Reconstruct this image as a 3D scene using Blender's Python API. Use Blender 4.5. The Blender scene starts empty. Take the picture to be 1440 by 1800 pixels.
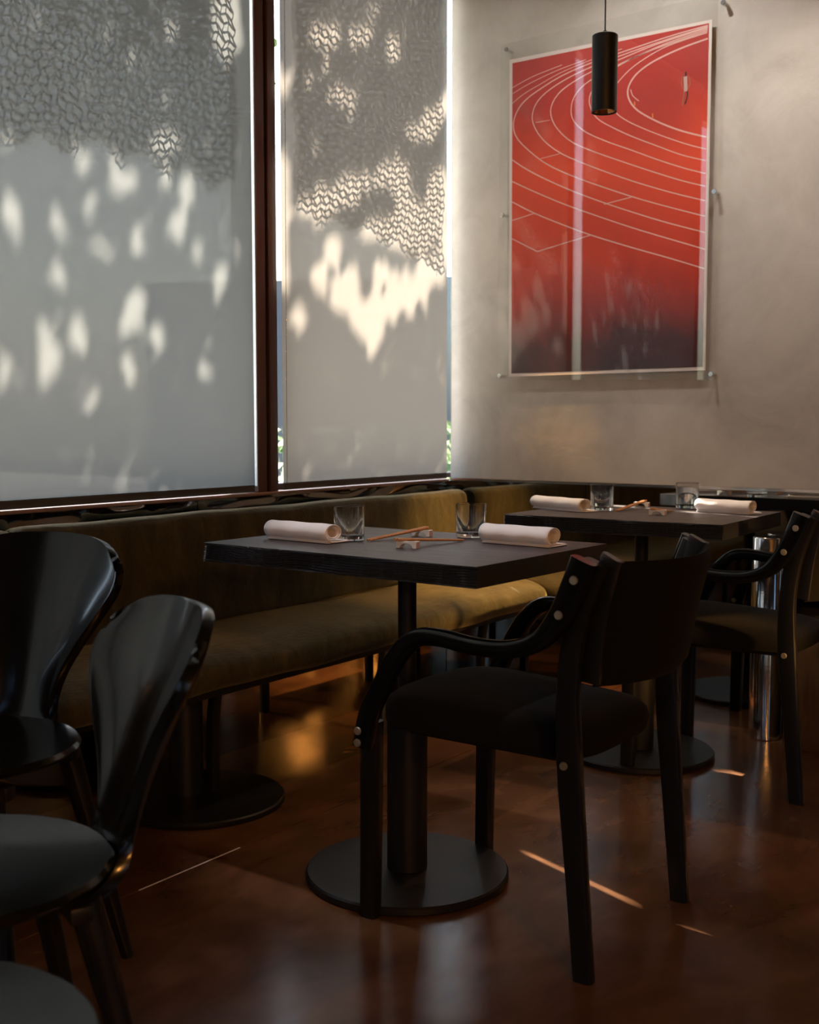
import bpy, bmesh, math, random
from mathutils import Vector, Matrix
random.seed(7)
S = bpy.context.scene
COL = S.collection

# ------------------------------------------------------------------ camera
FPX, CX, CY, YH, HC, VPX = 2050.0, 720.0, 900.0, 740.0, 1.04, 2190.0
PITCH = math.atan((CY - YH) / FPX)
YAW = math.atan((VPX - CX) / math.hypot(FPX, CY - YH))      # angle of the view axis from +X towards +Y
cam_d = bpy.data.cameras.new('camera')
cam = bpy.data.objects.new('camera', cam_d)
COL.objects.link(cam)
cam_d.sensor_fit = 'VERTICAL'
cam_d.sensor_height = 36.0
cam_d.sensor_width = 28.8
cam_d.lens = FPX / 1800.0 * 36.0
cam.location = (0, 0, HC)
cam.rotation_euler = (math.pi / 2 - PITCH, 0, YAW - math.pi / 2)
cam_d.clip_start = 0.05
cam_d.dof.use_dof = True
cam_d.dof.focus_distance = 2.75
cam_d.dof.aperture_fstop = 5.0
S.camera = cam

# ------------------------------------------------------------------ world, sun, exposure
SUN_EL = math.radians(50)
SUN_H = Vector((-0.339, -0.941, 0)).normalized()            # horizontal travel of the sunlight
SUN_DIR = Vector((SUN_H.x * math.cos(SUN_EL), SUN_H.y * math.cos(SUN_EL), -math.sin(SUN_EL)))
W = bpy.data.worlds.new('sky'); S.world = W; W.use_nodes = True
wn = W.node_tree; wn.nodes.clear()
wo = wn.nodes.new('ShaderNodeOutputWorld'); wb = wn.nodes.new('ShaderNodeBackground')
sky = wn.nodes.new('ShaderNodeTexSky'); sky.sky_type = 'NISHITA'; sky.sun_disc = False
sky.sun_elevation = SUN_EL; sky.sun_rotation = math.radians(20); sky.dust_density = 3.0; sky.air_density = 1.2
wb.inputs['Strength'].default_value = 0.88
wn.links.new(sky.outputs[0], wb.inputs[0]); wn.links.new(wb.outputs[0], wo.inputs[0])

sl = bpy.data.lights.new('sun', 'SUN'); sl.energy = 56.0; sl.angle = math.radians(0.55); sl.color = (1.0, 0.82, 0.68)
sun = bpy.data.objects.new('sun', sl); COL.objects.link(sun)
sun.rotation_euler = SUN_DIR.to_track_quat('-Z', 'Y').to_euler(); sun.location = (6, 12, 14)

vs = S.view_settings
S.display_settings.display_device = 'sRGB'
vs.view_transform = 'Standard'; vs.look = 'None'; vs.exposure = 0.25; vs.gamma = 1.0; vs.use_curve_mapping = False
S.cycles.use_denoising = True
S.cycles.max_bounces = 10; S.cycles.diffuse_bounces = 4; S.cycles.glossy_bounces = 6
S.cycles.transmission_bounces = 8; S.cycles.transparent_max_bounces = 16
S.cycles.sample_clamp_indirect = 10.0
S.cycles.caustics_refractive = False

# ------------------------------------------------------------------ pixel -> world helpers (layout only)
F3 = Vector((math.cos(YAW), math.sin(YAW), 0)); R3 = Vector((math.sin(YAW), -math.cos(YAW), 0)); U3 = Vector((0, 0, 1))
FC = F3 * math.cos(PITCH) - U3 * math.sin(PITCH); UC = U3 * math.cos(PITCH) + F3 * math.sin(PITCH)
C0 = Vector((0, 0, HC))
def ray(x, y): return FC + R3 * ((x - CX) / FPX) + UC * ((CY - y) / FPX)
def pz(x, y, z): d = ray(x, y); return C0 + d * ((z - HC) / d.z)
def pX(x, y, X): d = ray(x, y); return C0 + d * (X / d.x)
def pY(x, y, Y): d = ray(x, y); return C0 + d * (Y / d.y)
def pr(P):
    v = P - C0; t = v.dot(FC)
    return CX + FPX * v.dot(R3) / t, CY - FPX * v.dot(UC) / t
def lat(l, d): p = F3 * d + R3 * l; return (p.x, p.y, 0)

# ------------------------------------------------------------------ materials
def mat(name, col=(0.5, 0.5, 0.5), rough=0.5, metal=0.0, **kw):
    m = bpy.data.materials.new(name); m.use_nodes = True
    b = m.node_tree.nodes['Principled BSDF']
    b.inputs['Base Color'].default_value = (*col, 1); b.inputs['Roughness'].default_value = rough
    b.inputs['Metallic'].default_value = metal
    for k, v in kw.items():
        b.inputs[k.replace('_', ' ')].default_value = v
    return m
def N(m, t, **kw):
    n = m.node_tree.nodes.new(t)
    for k, v in kw.items(): setattr(n, k, v)
    return n
def L(m, a, b): m.node_tree.links.new(a, b)
def B(m): return m.node_tree.nodes['Principled BSDF']
def coords(m, scale=(1, 1, 1), kind='Object'):
    tc = N(m, 'ShaderNodeTexCoord'); mp = N(m, 'ShaderNodeMapping'); mp.inputs['Scale'].default_value = scale
    L(m, tc.outputs[kind], mp.inputs[0]); return mp.outputs[0]
def noise(m, vec, scale, detail=4, rough=0.5, dist=0.0):
    n = N(m, 'ShaderNodeTexNoise'); n.inputs['Scale'].default_value = scale; n.inputs['Detail'].default_value = detail
    n.inputs['Roughness'].default_value = rough; n.inputs['Distortion'].default_value = dist
    L(m, vec, n.inputs['Vector']); return n.outputs['Fac']
def ramp(m, fac, stops):
    r = N(m, 'ShaderNodeValToRGB'); e = r.color_ramp.elements
    while len(e) < len(stops): e.new(0.5)
    for i, (p, c) in enumerate(stops):
        e[i].position = p; e[i].color = (*c, 1) if len(c) == 3 else c
    L(m, fac, r.inputs[0]); return r.outputs[0]
def g(v): return (v, v, v)
def bump(m, fac, strength=0.2, dist=0.01):
    b = N(m, 'ShaderNodeBump'); b.inputs['Strength'].default_value = strength; b.inputs['Distance'].default_value = dist
    L(m, fac, b.inputs['Height']); L(m, b.outputs[0], B(m).inputs['Normal']); return b
def setcol(m, c): L(m, c, B(m).inputs['Base Color'])
def setrough(m, c): L(m, c, B(m).inputs['Roughness'])

def thin_glass(name, tint=(0.95, 0.98, 0.97), ior=1.5, wav=0.0, rough=0.0, refl=1.0):
    m = bpy.data.materials.new(name); m.use_nodes = True; nt = m.node_tree; nt.nodes.clear()
    o = nt.nodes.new('ShaderNodeOutputMaterial'); t = nt.nodes.new('ShaderNodeBsdfTransparent'); t.inputs[0].default_value = (*tint, 1)
    gl = nt.nodes.new('ShaderNodeBsdfGlossy'); gl.inputs['Roughness'].default_value = rough
    fr = nt.nodes.new('ShaderNodeLayerWeight'); fr.inputs['Blend'].default_value = 0.5
    pw = nt.nodes.new('ShaderNodeMath'); pw.operation = 'POWER'; pw.inputs[1].default_value = 5.0
    nt.links.new(fr.outputs['Facing'], pw.inputs[0])
    mul = nt.nodes.new('ShaderNodeMath'); mul.operation = 'MULTIPLY_ADD'; mul.inputs[1].default_value = 0.7; mul.inputs[2].default_value = 0.042 * refl; mul.use_clamp = True
    nt.links.new(pw.outputs[0], mul.inputs[0])
    mx = nt.nodes.new('ShaderNodeMixShader')
    nt.links.new(mul.outputs[0], mx.inputs[0]); nt.links.new(t.outputs[0], mx.inputs[1]); nt.links.new(gl.outputs[0], mx.inputs[2])
    nt.links.new(mx.outputs[0], o.inputs[0])
    if wav:
        tc = nt.nodes.new('ShaderNodeTexCoord'); n = nt.nodes.new('ShaderNodeTexNoise'); n.inputs['Scale'].default_value = 1.6; n.inputs['Detail'].default_value = 0
        b = nt.nodes.new('ShaderNodeBump'); b.inputs['Strength'].default_value = 1.0; b.inputs['Distance'].default_value = wav
        nt.links.new(tc.outputs['Object'], n.inputs[0]); nt.links.new(n.outputs['Fac'], b.inputs['Height']); nt.links.new(b.outputs[0], gl.inputs['Normal'])
        pass
    return m

M = {}
# floor: stained brown, polished
m = M['floor'] = mat('stained_floor', rough=0.2)
v = coords(m); a = noise(m, v, 1.3, 6, 0.6, 1.2); b_ = noise(m, coords(m, (1.2, 2.5, 1)), 4.0, 3, 0.5, 0.6)
mx = N(m, 'ShaderNodeMix', data_type='FLOAT'); L(m, a, mx.inputs[2]); L(m, b_, mx.inputs[3]); mx.inputs[0].default_value = 0.4
setcol(m, ramp(m, mx.outputs[0], [(0.30, (0.060, 0.028, 0.014)), (0.5, (0.120, 0.054, 0.025)), (0.68, (0.19, 0.086, 0.040))]))
setrough(m, ramp(m, b_, [(0.3, g(0.17)), (0.7, g(0.23))]))
bump(m, noise(m, coords(m, (1.0, 2.6, 1)), 9.0, 4, 0.6, 0.6), 0.10, 0.004)
B(m).inputs['Specular IOR Level'].default_value = 0.42
# plaster wall
m = M['plaster'] = mat('troweled_plaster', rough=0.75)
v = coords(m); a = noise(m, v, 2.2, 8, 0.62, 1.0); c = noise(m, v, 6.0, 7, 0.62, 0.9)
mx = N(m, 'ShaderNodeMix', data_type='FLOAT'); L(m, a, mx.inputs[2]); L(m, c, mx.inputs[3]); mx.inputs[0].default_value = 0.35
setcol(m, ramp(m, mx.outputs[0], [(0.30, (0.40, 0.375, 0.33)), (0.5, (0.53, 0.50, 0.45)), (0.7, (0.62, 0.59, 0.54))]))
bump(m, c, 0.22, 0.010)
m = M['dark_wall'] = mat('dark_wall_paint', (0.05, 0.045, 0.04), 0.7)
bump(m, noise(m, coords(m), 30, 4), 0.1, 0.003)
m = M['ceiling'] = mat('ceiling_paint', (0.10, 0.09, 0.085), 0.8)
bump(m, noise(m, coords(m), 40, 3), 0.1, 0.002)
# mirrors
m = M['mirror'] = mat('smoked_mirror', (0.42, 0.40, 0.36), 0.03, 1.0)
bump(m, noise(m, coords(m), 1.2, 1), 0.05, 0.01)
m = M['mirror_strip'] = mat('black_glass_strip', (0.20, 0.18, 0.165), 0.05, 1.0)
bump(m, noise(m, coords(m, (1.0, 1, 5)), 2.6, 1, 0.5, 0.8), 0.6, 0.03)
m = M['plinth'] = mat('brushed_steel_sheet', (0.45, 0.45, 0.44), 0.16, 1.0)
bump(m, noise(m, coords(m, (1, 1, 14)), 5.0, 3), 0.2, 0.01)
# frames
m = M['frame'] = mat('brown_window_frame', (0.085, 0.033, 0.018), 0.35)
bump(m, noise(m, coords(m, (8, 8, 0.5)), 8, 3), 0.06, 0.003)
m = M['gasket'] = mat('black_gasket', (0.008, 0.008, 0.008), 0.6)
m = M['bead'] = mat('pale_aluminium_bead', (0.75, 0.80, 0.80), 0.4)
m = M['glint'] = mat('pale_painted_glint', (0.85, 0.82, 0.85), 0.35)
m = M['sill'] = mat('copper_toned_sill', (0.42, 0.25, 0.19), 0.3, 0.6)
M['pane'] = thin_glass('window_pane')
M['acrylic'] = thin_glass('clear_acrylic', (0.985, 0.985, 0.98), 1.49, 0.0, 0.0, 1.1)
M['tinted'] = thin_glass('dimming_window_pane', (0.36, 0.39, 0.42))  # tint added to dim the daylight from the unseen back and left windows
m = M['acrylic_edge'] = mat('acrylic_edge', (0.62, 0.62, 0.58), 0.2, 0, Alpha=0.35)
# blind fabric
def blind_mat(name, colt, cold, open_):
    m = bpy.data.materials.new(name); m.use_nodes = True; nt = m.node_tree; nt.nodes.clear()
    o = nt.nodes.new('ShaderNodeOutputMaterial')
    tr = nt.nodes.new('ShaderNodeBsdfTranslucent'); df = nt.nodes.new('ShaderNodeBsdfDiffuse'); tp = nt.nodes.new('ShaderNodeBsdfTransparent')
    df.inputs[0].default_value = (*cold, 1)
    tc = nt.nodes.new('ShaderNodeTexCoord')
    def wave(axis, sc):
        w = nt.nodes.new('ShaderNodeTexWave'); w.bands_direction = axis; w.inputs['Scale'].default_value = sc; w.inputs['Distortion'].default_value = 0.6
        w.inputs['Detail Scale'].default_value = 3.0
        nt.links.new(tc.outputs['Object'], w.inputs[0]); return w.outputs['Fac']
    ad = nt.nodes.new('ShaderNodeMath'); ad.operation = 'ADD'
    nt.links.new(wave('X', 60), ad.inputs[0]); nt.links.new(wave('Z', 60), ad.inputs[1])
    r = nt.nodes.new('ShaderNodeValToRGB'); r.color_ramp.elements[0].position = 0.2; r.color_ramp.elements[1].position = 1.0
    r.color_ramp.elements[0].color = (*[c * 0.93 for c in colt], 1); r.color_ramp.elements[1].color = (*colt, 1)
    hf = nt.nodes.new('ShaderNodeMath'); hf.operation = 'MULTIPLY'; hf.inputs[1].default_value = 0.5
    nt.links.new(ad.outputs[0], hf.inputs[0]); nt.links.new(hf.outputs[0], r.inputs[0]); nt.links.new(r.outputs[0], tr.inputs[0])
    tp.inputs[0].default_value = (1, 1, 1, 1)
    m1 = nt.nodes.new('ShaderNodeMixShader'); m1.inputs[0].default_value = 0.25
    m2 = nt.nodes.new('ShaderNodeMixShader'); m2.inputs[0].default_value = open_
    nt.links.new(tr.outputs[0], m1.inputs[1]); nt.links.new(df.outputs[0], m1.inputs[2])
    nt.links.new(m1.outputs[0], m2.inputs[1]); nt.links.new(tp.outputs[0], m2.inputs[2]); nt.links.new(m2.outputs[0], o.inputs[0])
    return m
M['blind'] = blind_mat('screen_fabric_grey', (0.073, 0.078, 0.079), (0.32, 0.33, 0.33), 0.008)
M['blind_warm'] = blind_mat('screen_fabric_warm', (0.112, 0.103, 0.093), (0.36, 0.34, 0.32), 0.009)
m = M['net'] = mat('knotted_grey_net', (0.50, 0.485, 0.47), 0.9)
bump(m, noise(m, coords(m), 200, 2), 0.3, 0.001)
m = M['leaf'] = mat('green_leaf', (0.07, 0.16, 0.03), 0.6)
setcol(m, ramp(m, noise(m, coords(m), 3, 3), [(0.3, (0.03, 0.09, 0.015)), (0.7, (0.12, 0.22, 0.04))]))
m = M['bark'] = mat('tree_bark', (0.10, 0.075, 0.05), 0.9); bump(m, noise(m, coords(m, (5, 5, 1)), 8, 5), 0.6, 0.02)
m = M['paving'] = mat('outdoor_paving', (0.38, 0.36, 0.33), 0.85); bump(m, noise(m, coords(m), 20, 4), 0.2, 0.004)
m = M['fence'] = mat('blue_painted_board', (0.035, 0.050, 0.070), 0.7); bump(m, noise(m, coords(m, (1, 1, 6)), 6, 3), 0.2, 0.004)
m = M['outwall'] = mat('outdoor_render', (0.55, 0.55, 0.54), 0.85); bump(m, noise(m, coords(m), 15, 4), 0.2, 0.004)
# velvet
m = M['velvet'] = mat('olive_velvet', rough=0.85, Sheen_Weight=0.5, Sheen_Roughness=0.4)
B(m).inputs['Sheen Tint'].default_value = (0.55, 0.50, 0.30, 1); B(m).inputs['Specular IOR Level'].default_value = 0.2
a = noise(m, coords(m, (3, 3, 1.0)), 5, 5, 0.6, 0.8); c = noise(m, coords(m, (40, 40, 8)), 8, 3)
mx = N(m, 'ShaderNodeMix', data_type='FLOAT'); L(m, a, mx.inputs[2]); L(m, c, mx.inputs[3]); mx.inputs[0].default_value = 0.3
setcol(m, ramp(m, mx.outputs[0], [(0.3, (0.030, 0.028, 0.016)), (0.5, (0.058, 0.053, 0.031)), (0.7, (0.098, 0.090, 0.053))]))
bump(m, noise(m, coords(m, (1, 4, 1)), 14, 4, 0.6, 1.5), 0.35, 0.008)
# blackened wood
m = M['black_wood'] = mat('blackened_wood', (0.0055, 0.0055, 0.006), 0.34)
bump(m, noise(m, coords(m, (1, 1, 0.2)), 60, 4), 0.12, 0.002)
m = M['top_wood'] = mat('charred_wood_top', rough=0.42)
a = noise(m, coords(m, (8, 0.8, 8)), 9, 6, 0.6, 0.8)
setcol(m, ramp(m, a, [(0.3, (0.030, 0.024, 0.025)), (0.7, (0.062, 0.049, 0.051))])); bump(m, a, 0.35, 0.003)
setrough(m, ramp(m, a, [(0.3, g(0.38)), (0.7, g(0.52))]))
m = M['edge_wood'] = mat('wire_brushed_edge', (0.034, 0.037, 0.046), 0.25, Coat_Weight=0.4, Coat_Roughness=0.2)
bump(m, noise(m, coords(m, (4, 0.4, 10)), 20, 3), 0.10, 0.001)
m = M['black_metal'] = mat('powder_coated_black', (0.007, 0.007, 0.0085), 0.42)
bump(m, noise(m, coords(m), 300, 2), 0.06, 0.0006)
m = M['black_fabric'] = mat('black_wool', (0.0040, 0.0040, 0.0045), 0.95, Specular_IOR_Level=0.2, Sheen_Weight=0.02, Sheen_Roughness=0.5)
w1 = N(m, 'ShaderNodeTexVoronoi'); w1.inputs['Scale'].default_value = 420; L(m, coords(m), w1.inputs['Vector']); bump(m, w1.outputs['Distance'], 0.4, 0.001)
m = M['lacquer'] = mat('black_lacquer', (0.003, 0.0033, 0.0038), 0.20, 0, Specular_IOR_Level=0.32, Coat_Weight=0.2, Coat_Roughness=0.08)
bump(m, noise(m, coords(m), 12, 2), 0.03, 0.002)
m = M['bolt'] = mat('pale_brass_bolt', (0.55, 0.52, 0.42), 0.35, 0.8)
m = M['steel'] = mat('polished_steel', (0.72, 0.72, 0.72), 0.13, 1.0)
bump(m, noise(m, coords(m, (1, 1, 6)), 9, 3), 0.10, 0.003)
m = M['cap'] = mat('red_brown_end_grain', (0.045, 0.014, 0.012), 0.28)
m = M['wood_box'] = mat('brown_plywood', rough=0.55)
a = noise(m, coords(m, (6, 6, 0.8)), 6, 5, 0.6, 0.6); setcol(m, ramp(m, a, [(0.3, (0.05, 0.026, 0.010)), (0.7, (0.12, 0.065, 0.024))])); bump(m, a, 0.2, 0.003)
# tableware
m = M['linen'] = mat('white_linen', (0.80, 0.78, 0.79), 0.85, Sheen_Weight=0.2)
bump(m, noise(m, coords(m), 500, 2), 0.35, 0.0008)
m = M['ceramic'] = mat('glazed_ceramic', (0.66, 0.67, 0.68), 0.3)
m = M['ceramic_end'] = mat('bare_clay_end', (0.62, 0.42, 0.34), 0.6)
m = M['bamboo'] = mat('bamboo_wood', rough=0.45)
a = noise(m, coords(m, (20, 20, 1)), 10, 4); setcol(m, ramp(m, a, [(0.3, (0.36, 0.155, 0.055)), (0.7, (0.50, 0.24, 0.10))]))
m = M['glass'] = mat('tumbler_glass', (0.97, 0.97, 0.97), 0.0, 0, IOR=1.48); B(m).inputs['Transmission Weight'].default_value = 1.0
# print
m = M['print'] = mat('red_track_print', rough=0.5)
tc = N(m, 'ShaderNodeTexCoord'); sp = N(m, 'ShaderNodeSeparateXYZ'); L(m, tc.outputs['Generated'], sp.inputs[0])
nz = noise(m, coords(m), 2.6, 6, 0.6, 0.6)
ad = N(m, 'ShaderNodeMath', operation='MULTIPLY_ADD'); L(m, nz, ad.inputs[0]); ad.inputs[1].default_value = 0.34; L(m, sp.outputs['Z'], ad.inputs[2])
c = ramp(m, ad.outputs[0], [(0.12, (0.022, 0.0025, 0.004)), (0.26, (0.07, 0.005, 0.006)), (0.38, (0.36, 0.020, 0.011)), (0.50, (0.64, 0.046, 0.014)),
                          (0.80, (0.80, 0.075, 0.024)), (1.0, (0.50, 0.030, 0.020))])
setcol(m, c)
M['print_white'] = mat('print_white_ink', (0.80, 0.72, 0.68), 0.5)
M['print_line'] = mat('print_pale_pink_ink', (0.80, 0.50, 0.44), 0.5)
M['print_skin'] = mat('print_skin_ink', (0.42, 0.16, 0.09), 0.5)
M['print_dark'] = mat('print_dark_ink', (0.05, 0.015, 0.015), 0.5)
M['print_kit'] = mat('print_kit_ink', (0.62, 0.45, 0.40), 0.5)
M['print_cone'] = mat('print_orange_ink', (0.80, 0.30, 0.05), 0.5)
def emis(name, col, st):
    m = bpy.data.materials.new(name); m.use_nodes = True; nt = m.node_tree; nt.nodes.clear()
    o = nt.nodes.new('ShaderNodeOutputMaterial'); e = nt.nodes.new('ShaderNodeEmission'); e.inputs[0].default_value = (*col, 1); e.inputs[1].default_value = st
    nt.links.new(e.outputs[0], o.inputs[0]); return m
M['bulb'] = emis('warm_lamp_face', (1.0, 0.48, 0.12), 1.2)
M['reflector'] = mat('copper_reflector', (0.55, 0.25, 0.08), 0.25, 1.0)
M['globe'] = emis('amber_globe', (1.0, 0.40, 0.08), 170.0)

# ------------------------------------------------------------------ mesh helpers
def link(name, bm, m, parent=None, smooth=True, loc=None):
    me = bpy.data.meshes.new(name)
    bmesh.ops.recalc_face_normals(bm, faces=bm.faces[:])
    bm.to_mesh(me); bm.free()
    ms = m if isinstance(m, (list, tuple)) else [m]
    for x in ms: me.materials.append(x)
    if smooth:
        me.polygons.foreach_set('use_smooth', [True] * len(me.polygons))
        try: me.set_sharp_from_angle(angle=math.radians(38))
        except Exception: pass
    o = bpy.data.objects.new(name, me); COL.objects.link(o)
    if parent: o.parent = parent
    if loc: o.location = loc
    return o
def thing(name, label, cat, loc=(0, 0, 0), rz=0, group=None):
    o = bpy.data.objects.new(name, None); COL.objects.link(o); o.empty_display_size = 0.1
    o.location = loc; o.rotation_euler = (0, 0, rz); o['label'] = label; o['category'] = cat
    if group: o['group'] = group
    return o
def tag(o, label, cat, group=None):
    o['label'] = label; o['category'] = cat
    if group: o['group'] = group
    return o
def copy_tree(o, parent=None):
    c = o.copy(); COL.objects.link(c); c.parent = parent
    for ch in list(o.children): copy_tree(ch, c)
    return c
def bx(bm, x0, x1, y0, y1, z0, z1, bev=0.0, seg=2):
    vs_ = [bm.verts.new((x, y, z)) for x in (x0, x1) for y in (y0, y1) for z in (z0, z1)]
    fs = [bm.faces.new([vs_[i] for i in q]) for q in ((0, 1, 3, 2), (4, 6, 7, 5), (0, 4, 5, 1), (2, 3, 7, 6), (0, 2, 6, 4), (1, 5, 7, 3))]
    if bev:
        es = list({e for f in fs for e in f.edges})
        bmesh.ops.bevel(bm, geom=es, offset=bev, segments=seg, profile=0.5, affect='EDGES')
def box(name, x0, x1, y0, y1, z0, z1, m, parent=None, bev=0.0, seg=2):
    bm = bmesh.new(); bx(bm, x0, x1, y0, y1, z0, z1, bev, seg); return link(name, bm, m, parent)
def cyl(bm, p0, p1, r0, r1=None, n=24, bev=0.0):
    r1 = r0 if r1 is None else r1
    p0 = Vector(p0); p1 = Vector(p1); d = (p1 - p0).normalized()
    a = d.orthogonal().normalized(); b = d.cross(a)
    rings = []
    prof = [(0, r0 - bev), (bev, r0), ((p1 - p0).length - bev, r1), ((p1 - p0).length, r1 - bev)] if bev else [(0, r0), ((p1 - p0).length, r1)]
    for t, r in prof:
        rings.append([bm.verts.new(p0 + d * t + (a * math.cos(2 * math.pi * i / n) + b * math.sin(2 * math.pi * i / n)) * r) for i in range(n)])
    for A, Bq in zip(rings, rings[1:]):
        for i in range(n): bm.faces.new((A[i], A[(i + 1) % n], Bq[(i + 1) % n], Bq[i]))
    bm.faces.new(rings[0][::-1]); bm.faces.new(rings[-1])
def lathe(bm, prof, n=40, c=(0, 0, 0), close=True):
    rings = []
    for r, z in prof:
        if r < 1e-6: rings.append([bm.verts.new((c[0], c[1], c[2] + z))])
        else: rings.append([bm.verts.new((c[0] + r * math.cos(2 * math.pi * i / n), c[1] + r * math.sin(2 * math.pi * i / n), c[2] + z)) for i in range(n)])
    for A, Bq in zip(rings, rings[1:]):
        for i in range(n):
            j = (i + 1) % n
            if len(A) == 1 and len(Bq) == 1: continue
            if len(A) == 1: bm.faces.new((A[0], Bq[j], Bq[i]))
            elif len(Bq) == 1: bm.faces.new((A[i], A[j], Bq[0]))
            else: bm.faces.new((A[i], A[j], Bq[j], Bq[i]))
def spline(pts, n):
    """Catmull-Rom through points (tuples of any length)."""
    P = [pts[0]] + list(pts) + [pts[-1]]; out = []
    segs = len(pts) - 1
    for k in range(n + 1):
        t = k / n * segs; i = min(int(t), segs - 1); u = t - i
        p0, p1, p2, p3 = P[i], P[i + 1], P[i + 2], P[i + 3]
        out.append(tuple(0.5 * ((2 * b) + (c - a) * u + (2 * a - 5 * b + 4 * c - d) * u * u + (-a + 3 * b - 3 * c + d) * u ** 3) for a, b, c, d in zip(p0, p1, p2, p3)))
    return out
def sweep_yz(bm, pts, x, wx, wn, n=28, rr=0.3, k=12):
    """sweep a rounded-rect section along a path in the YZ plane; wx: thickness in x, wn: in the path normal (float or list)."""
    pth = spline(pts, n)
    sec = []
    for i in range(k):
        a = 2 * math.pi * (i + 0.5) / k; ca, sa = math.cos(a), math.sin(a)
        e = 0.45
        sec.append((math.copysign(abs(ca) ** e, ca), math.copysign(abs(sa) ** e, sa)))
    rings = []
    for i, p in enumerate(pth):
        q0 = pth[max(i - 1, 0)]; q1 = pth[min(i + 1, len(pth) - 1)]
        t = Vector((q1[0] - q0[0], q1[1] - q0[1])).normalized(); nn = Vector((-t.y, t.x))
        w = p[2] if len(p) > 2 else wn
        rings.append([bm.verts.new((x + s[0] * wx / 2, p[0] + nn.x * s[1] * w / 2, p[1] + nn.y * s[1] * w / 2)) for s in sec])
    for A, Bq in zip(rings, rings[1:]):
        for i in range(k): bm.faces.new((A[i], A[(i + 1) % k], Bq[(i + 1) % k], Bq[i]))
    bm.faces.new(rings[0][::-1]); bm.faces.new(rings[-1])
def grid_surface(bm, fn, nu, nv):
    G = [[bm.verts.new(fn(i / nu, j / nv)) for i in range(nu + 1)] for j in range(nv + 1)]
    for j in range(nv):
        for i in range(nu): bm.faces.new((G[j][i], G[j][i + 1], G[j + 1][i + 1], G[j + 1][i]))
    return G
def struct(o): o['kind'] = 'structure'; return o

# ================================================================== SETTING
XW, YW = 3.83, 2.559       # poster wall plane, window wall plane
X0, Y0, ZC = -3.2, -3.6, 3.05
fl = struct(box('floor', X0, XW, Y0, YW, -0.08, -0.006, M['gasket']))
JY = 1.954
for i, (xa, xb, ya, yb) in enumerate([(X0, XW, JY + 0.002, YW), (X0, XW, -1.0, JY - 0.002), (X0, XW, Y0, -1.004)]):
    box('slab', xa, xb, ya, yb, -0.006, 0.0, M['floor'], fl, 0.0008, 1)
js = box('glint_strip', 1.70, 2.02, JY - 0.0019, JY + 0.0019, -0.005, 0.0006, M['glint'], fl)  # glint on the joint, painted as a short pale strip
struct(box('ceiling', X0 - .1, XW + .1, Y0 - .1, YW + .1, ZC, ZC + 0.1, M['ceiling']))
# poster wall: plaster panel above, smoked mirror below
wr = struct(box('wall_right', XW + 0.0, XW + 0.15, Y0, 2.522, 0.0, ZC, M['dark_wall']))
box('wall_foot', XW, XW + 0.15, 2.522, YW + 0.12, 0.0, 0.80, M['dark_wall'], wr)
pn = box('plaster_panel', XW - 0.022, XW, Y0, 2.525, 0.818, ZC, M['plaster'], wr, 0.002)
box('panel_edge', XW - 0.0215, XW - 0.001, Y0, 2.525, 0.8085, 0.818, M['steel'], wr)
ms_y = [YW - 0.002, 1.945, 0.95, -0.1, -1.2, -2.4, Y0]
for ya, yb in zip(ms_y, ms_y[1:]):
    box('mirror_panel', XW - 0.006, XW, yb + 0.0015, ya - 0.0015, -0.001, 0.806, M['mirror'], wr)
# window wall: low wall with mirror below the sill
ww = struct(box('wall_window', X0, XW, YW, YW + 0.12, 0.0, 0.80, M['dark_wall']))
xs = [X0, -1.6, -0.3, 1.1, 2.475, XW - 0.008]
for xa, xb in zip(xs, xs[1:]):
    box('mirror_panel', xa + 0.0012, xb - 0.0012, YW - 0.006, YW, 0.46, 0.802, M['mirror_strip'], ww)
    box('steel_panel', xa + 0.0012, xb - 0.0012, YW - 0.006, YW, -0.001, 0.458, M['mirror'], ww)
struct(box('trim_1', X0, XW - 0.024, YW - 0.03, YW + 0.14, 0.804, 0.815, M['sill'], None, 0.002))
struct(box('wall_header', X0, 4.3, YW + 0.0, YW + 0.12, 2.78, ZC, M['dark_wall']))
# windows: frames, gasket, panes
mull = [-1.6, -0.1, 1.26, 2.7655]
def window(n, xa, xb):
    o = bpy.data.objects.new('window_%d' % n, None); COL.objects.link(o); o['kind'] = 'structure'
    o.location = ((xa + xb) / 2, YW, 0.815); cx = (xa + xb) / 2
    def b(nm, a0, a1, y0, y1, z0, z1, m): 
        return box(nm, a0 - cx, a1 - cx, y0, y1, z0 - 0.815, z1 - 0.815, m, o, 0.002, 1)
    b('frame_stile', xa, xa + 0.040, -0.03, 0.08, 0.815, 2.78, M['frame'])
    if n < 5: b('frame_stile', xb - 0.040, xb, -0.03, 0.08, 0.815, 2.78, M['frame'])
    else: b('frame_stile', xb - 0.005, xb, 0.03, 0.08, 0.815, 2.78, M['frame'])
    if n < 5: b('glazing_bead', xb - 0.0425, xb - 0.0402, -0.026, 0.044, 0.835, 2.74, M['bead'])
    e = 0.046 if n < 5 else 0.005
    b('frame_rail', xa + 0.046, xb - e, 0.02, 0.08, 0.815, 0.835, M['frame'])
    b('frame_rail', xa + 0.046, xb - e, 0.02, 0.08, 2.74, 2.78, M['frame'])
    b('pane', xa + 0.046, xb - e, 0.045, 0.051, 0.835, 2.74, M['pane'])
    return o
edges = [X0] + mull + [4.05]
for i in range(5): window(i + 1, edges[i] + (0.007 if i else 0), edges[i + 1] - (0.007 if i < 4 else 0))
for i, x in enumerate(mull):
    struct(box('trim_%d' % (i + 2), x - 0.0065, x + 0.0065, YW - 0.022, YW + 0.08, 0.815, 2.78, M['gasket']))
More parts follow.
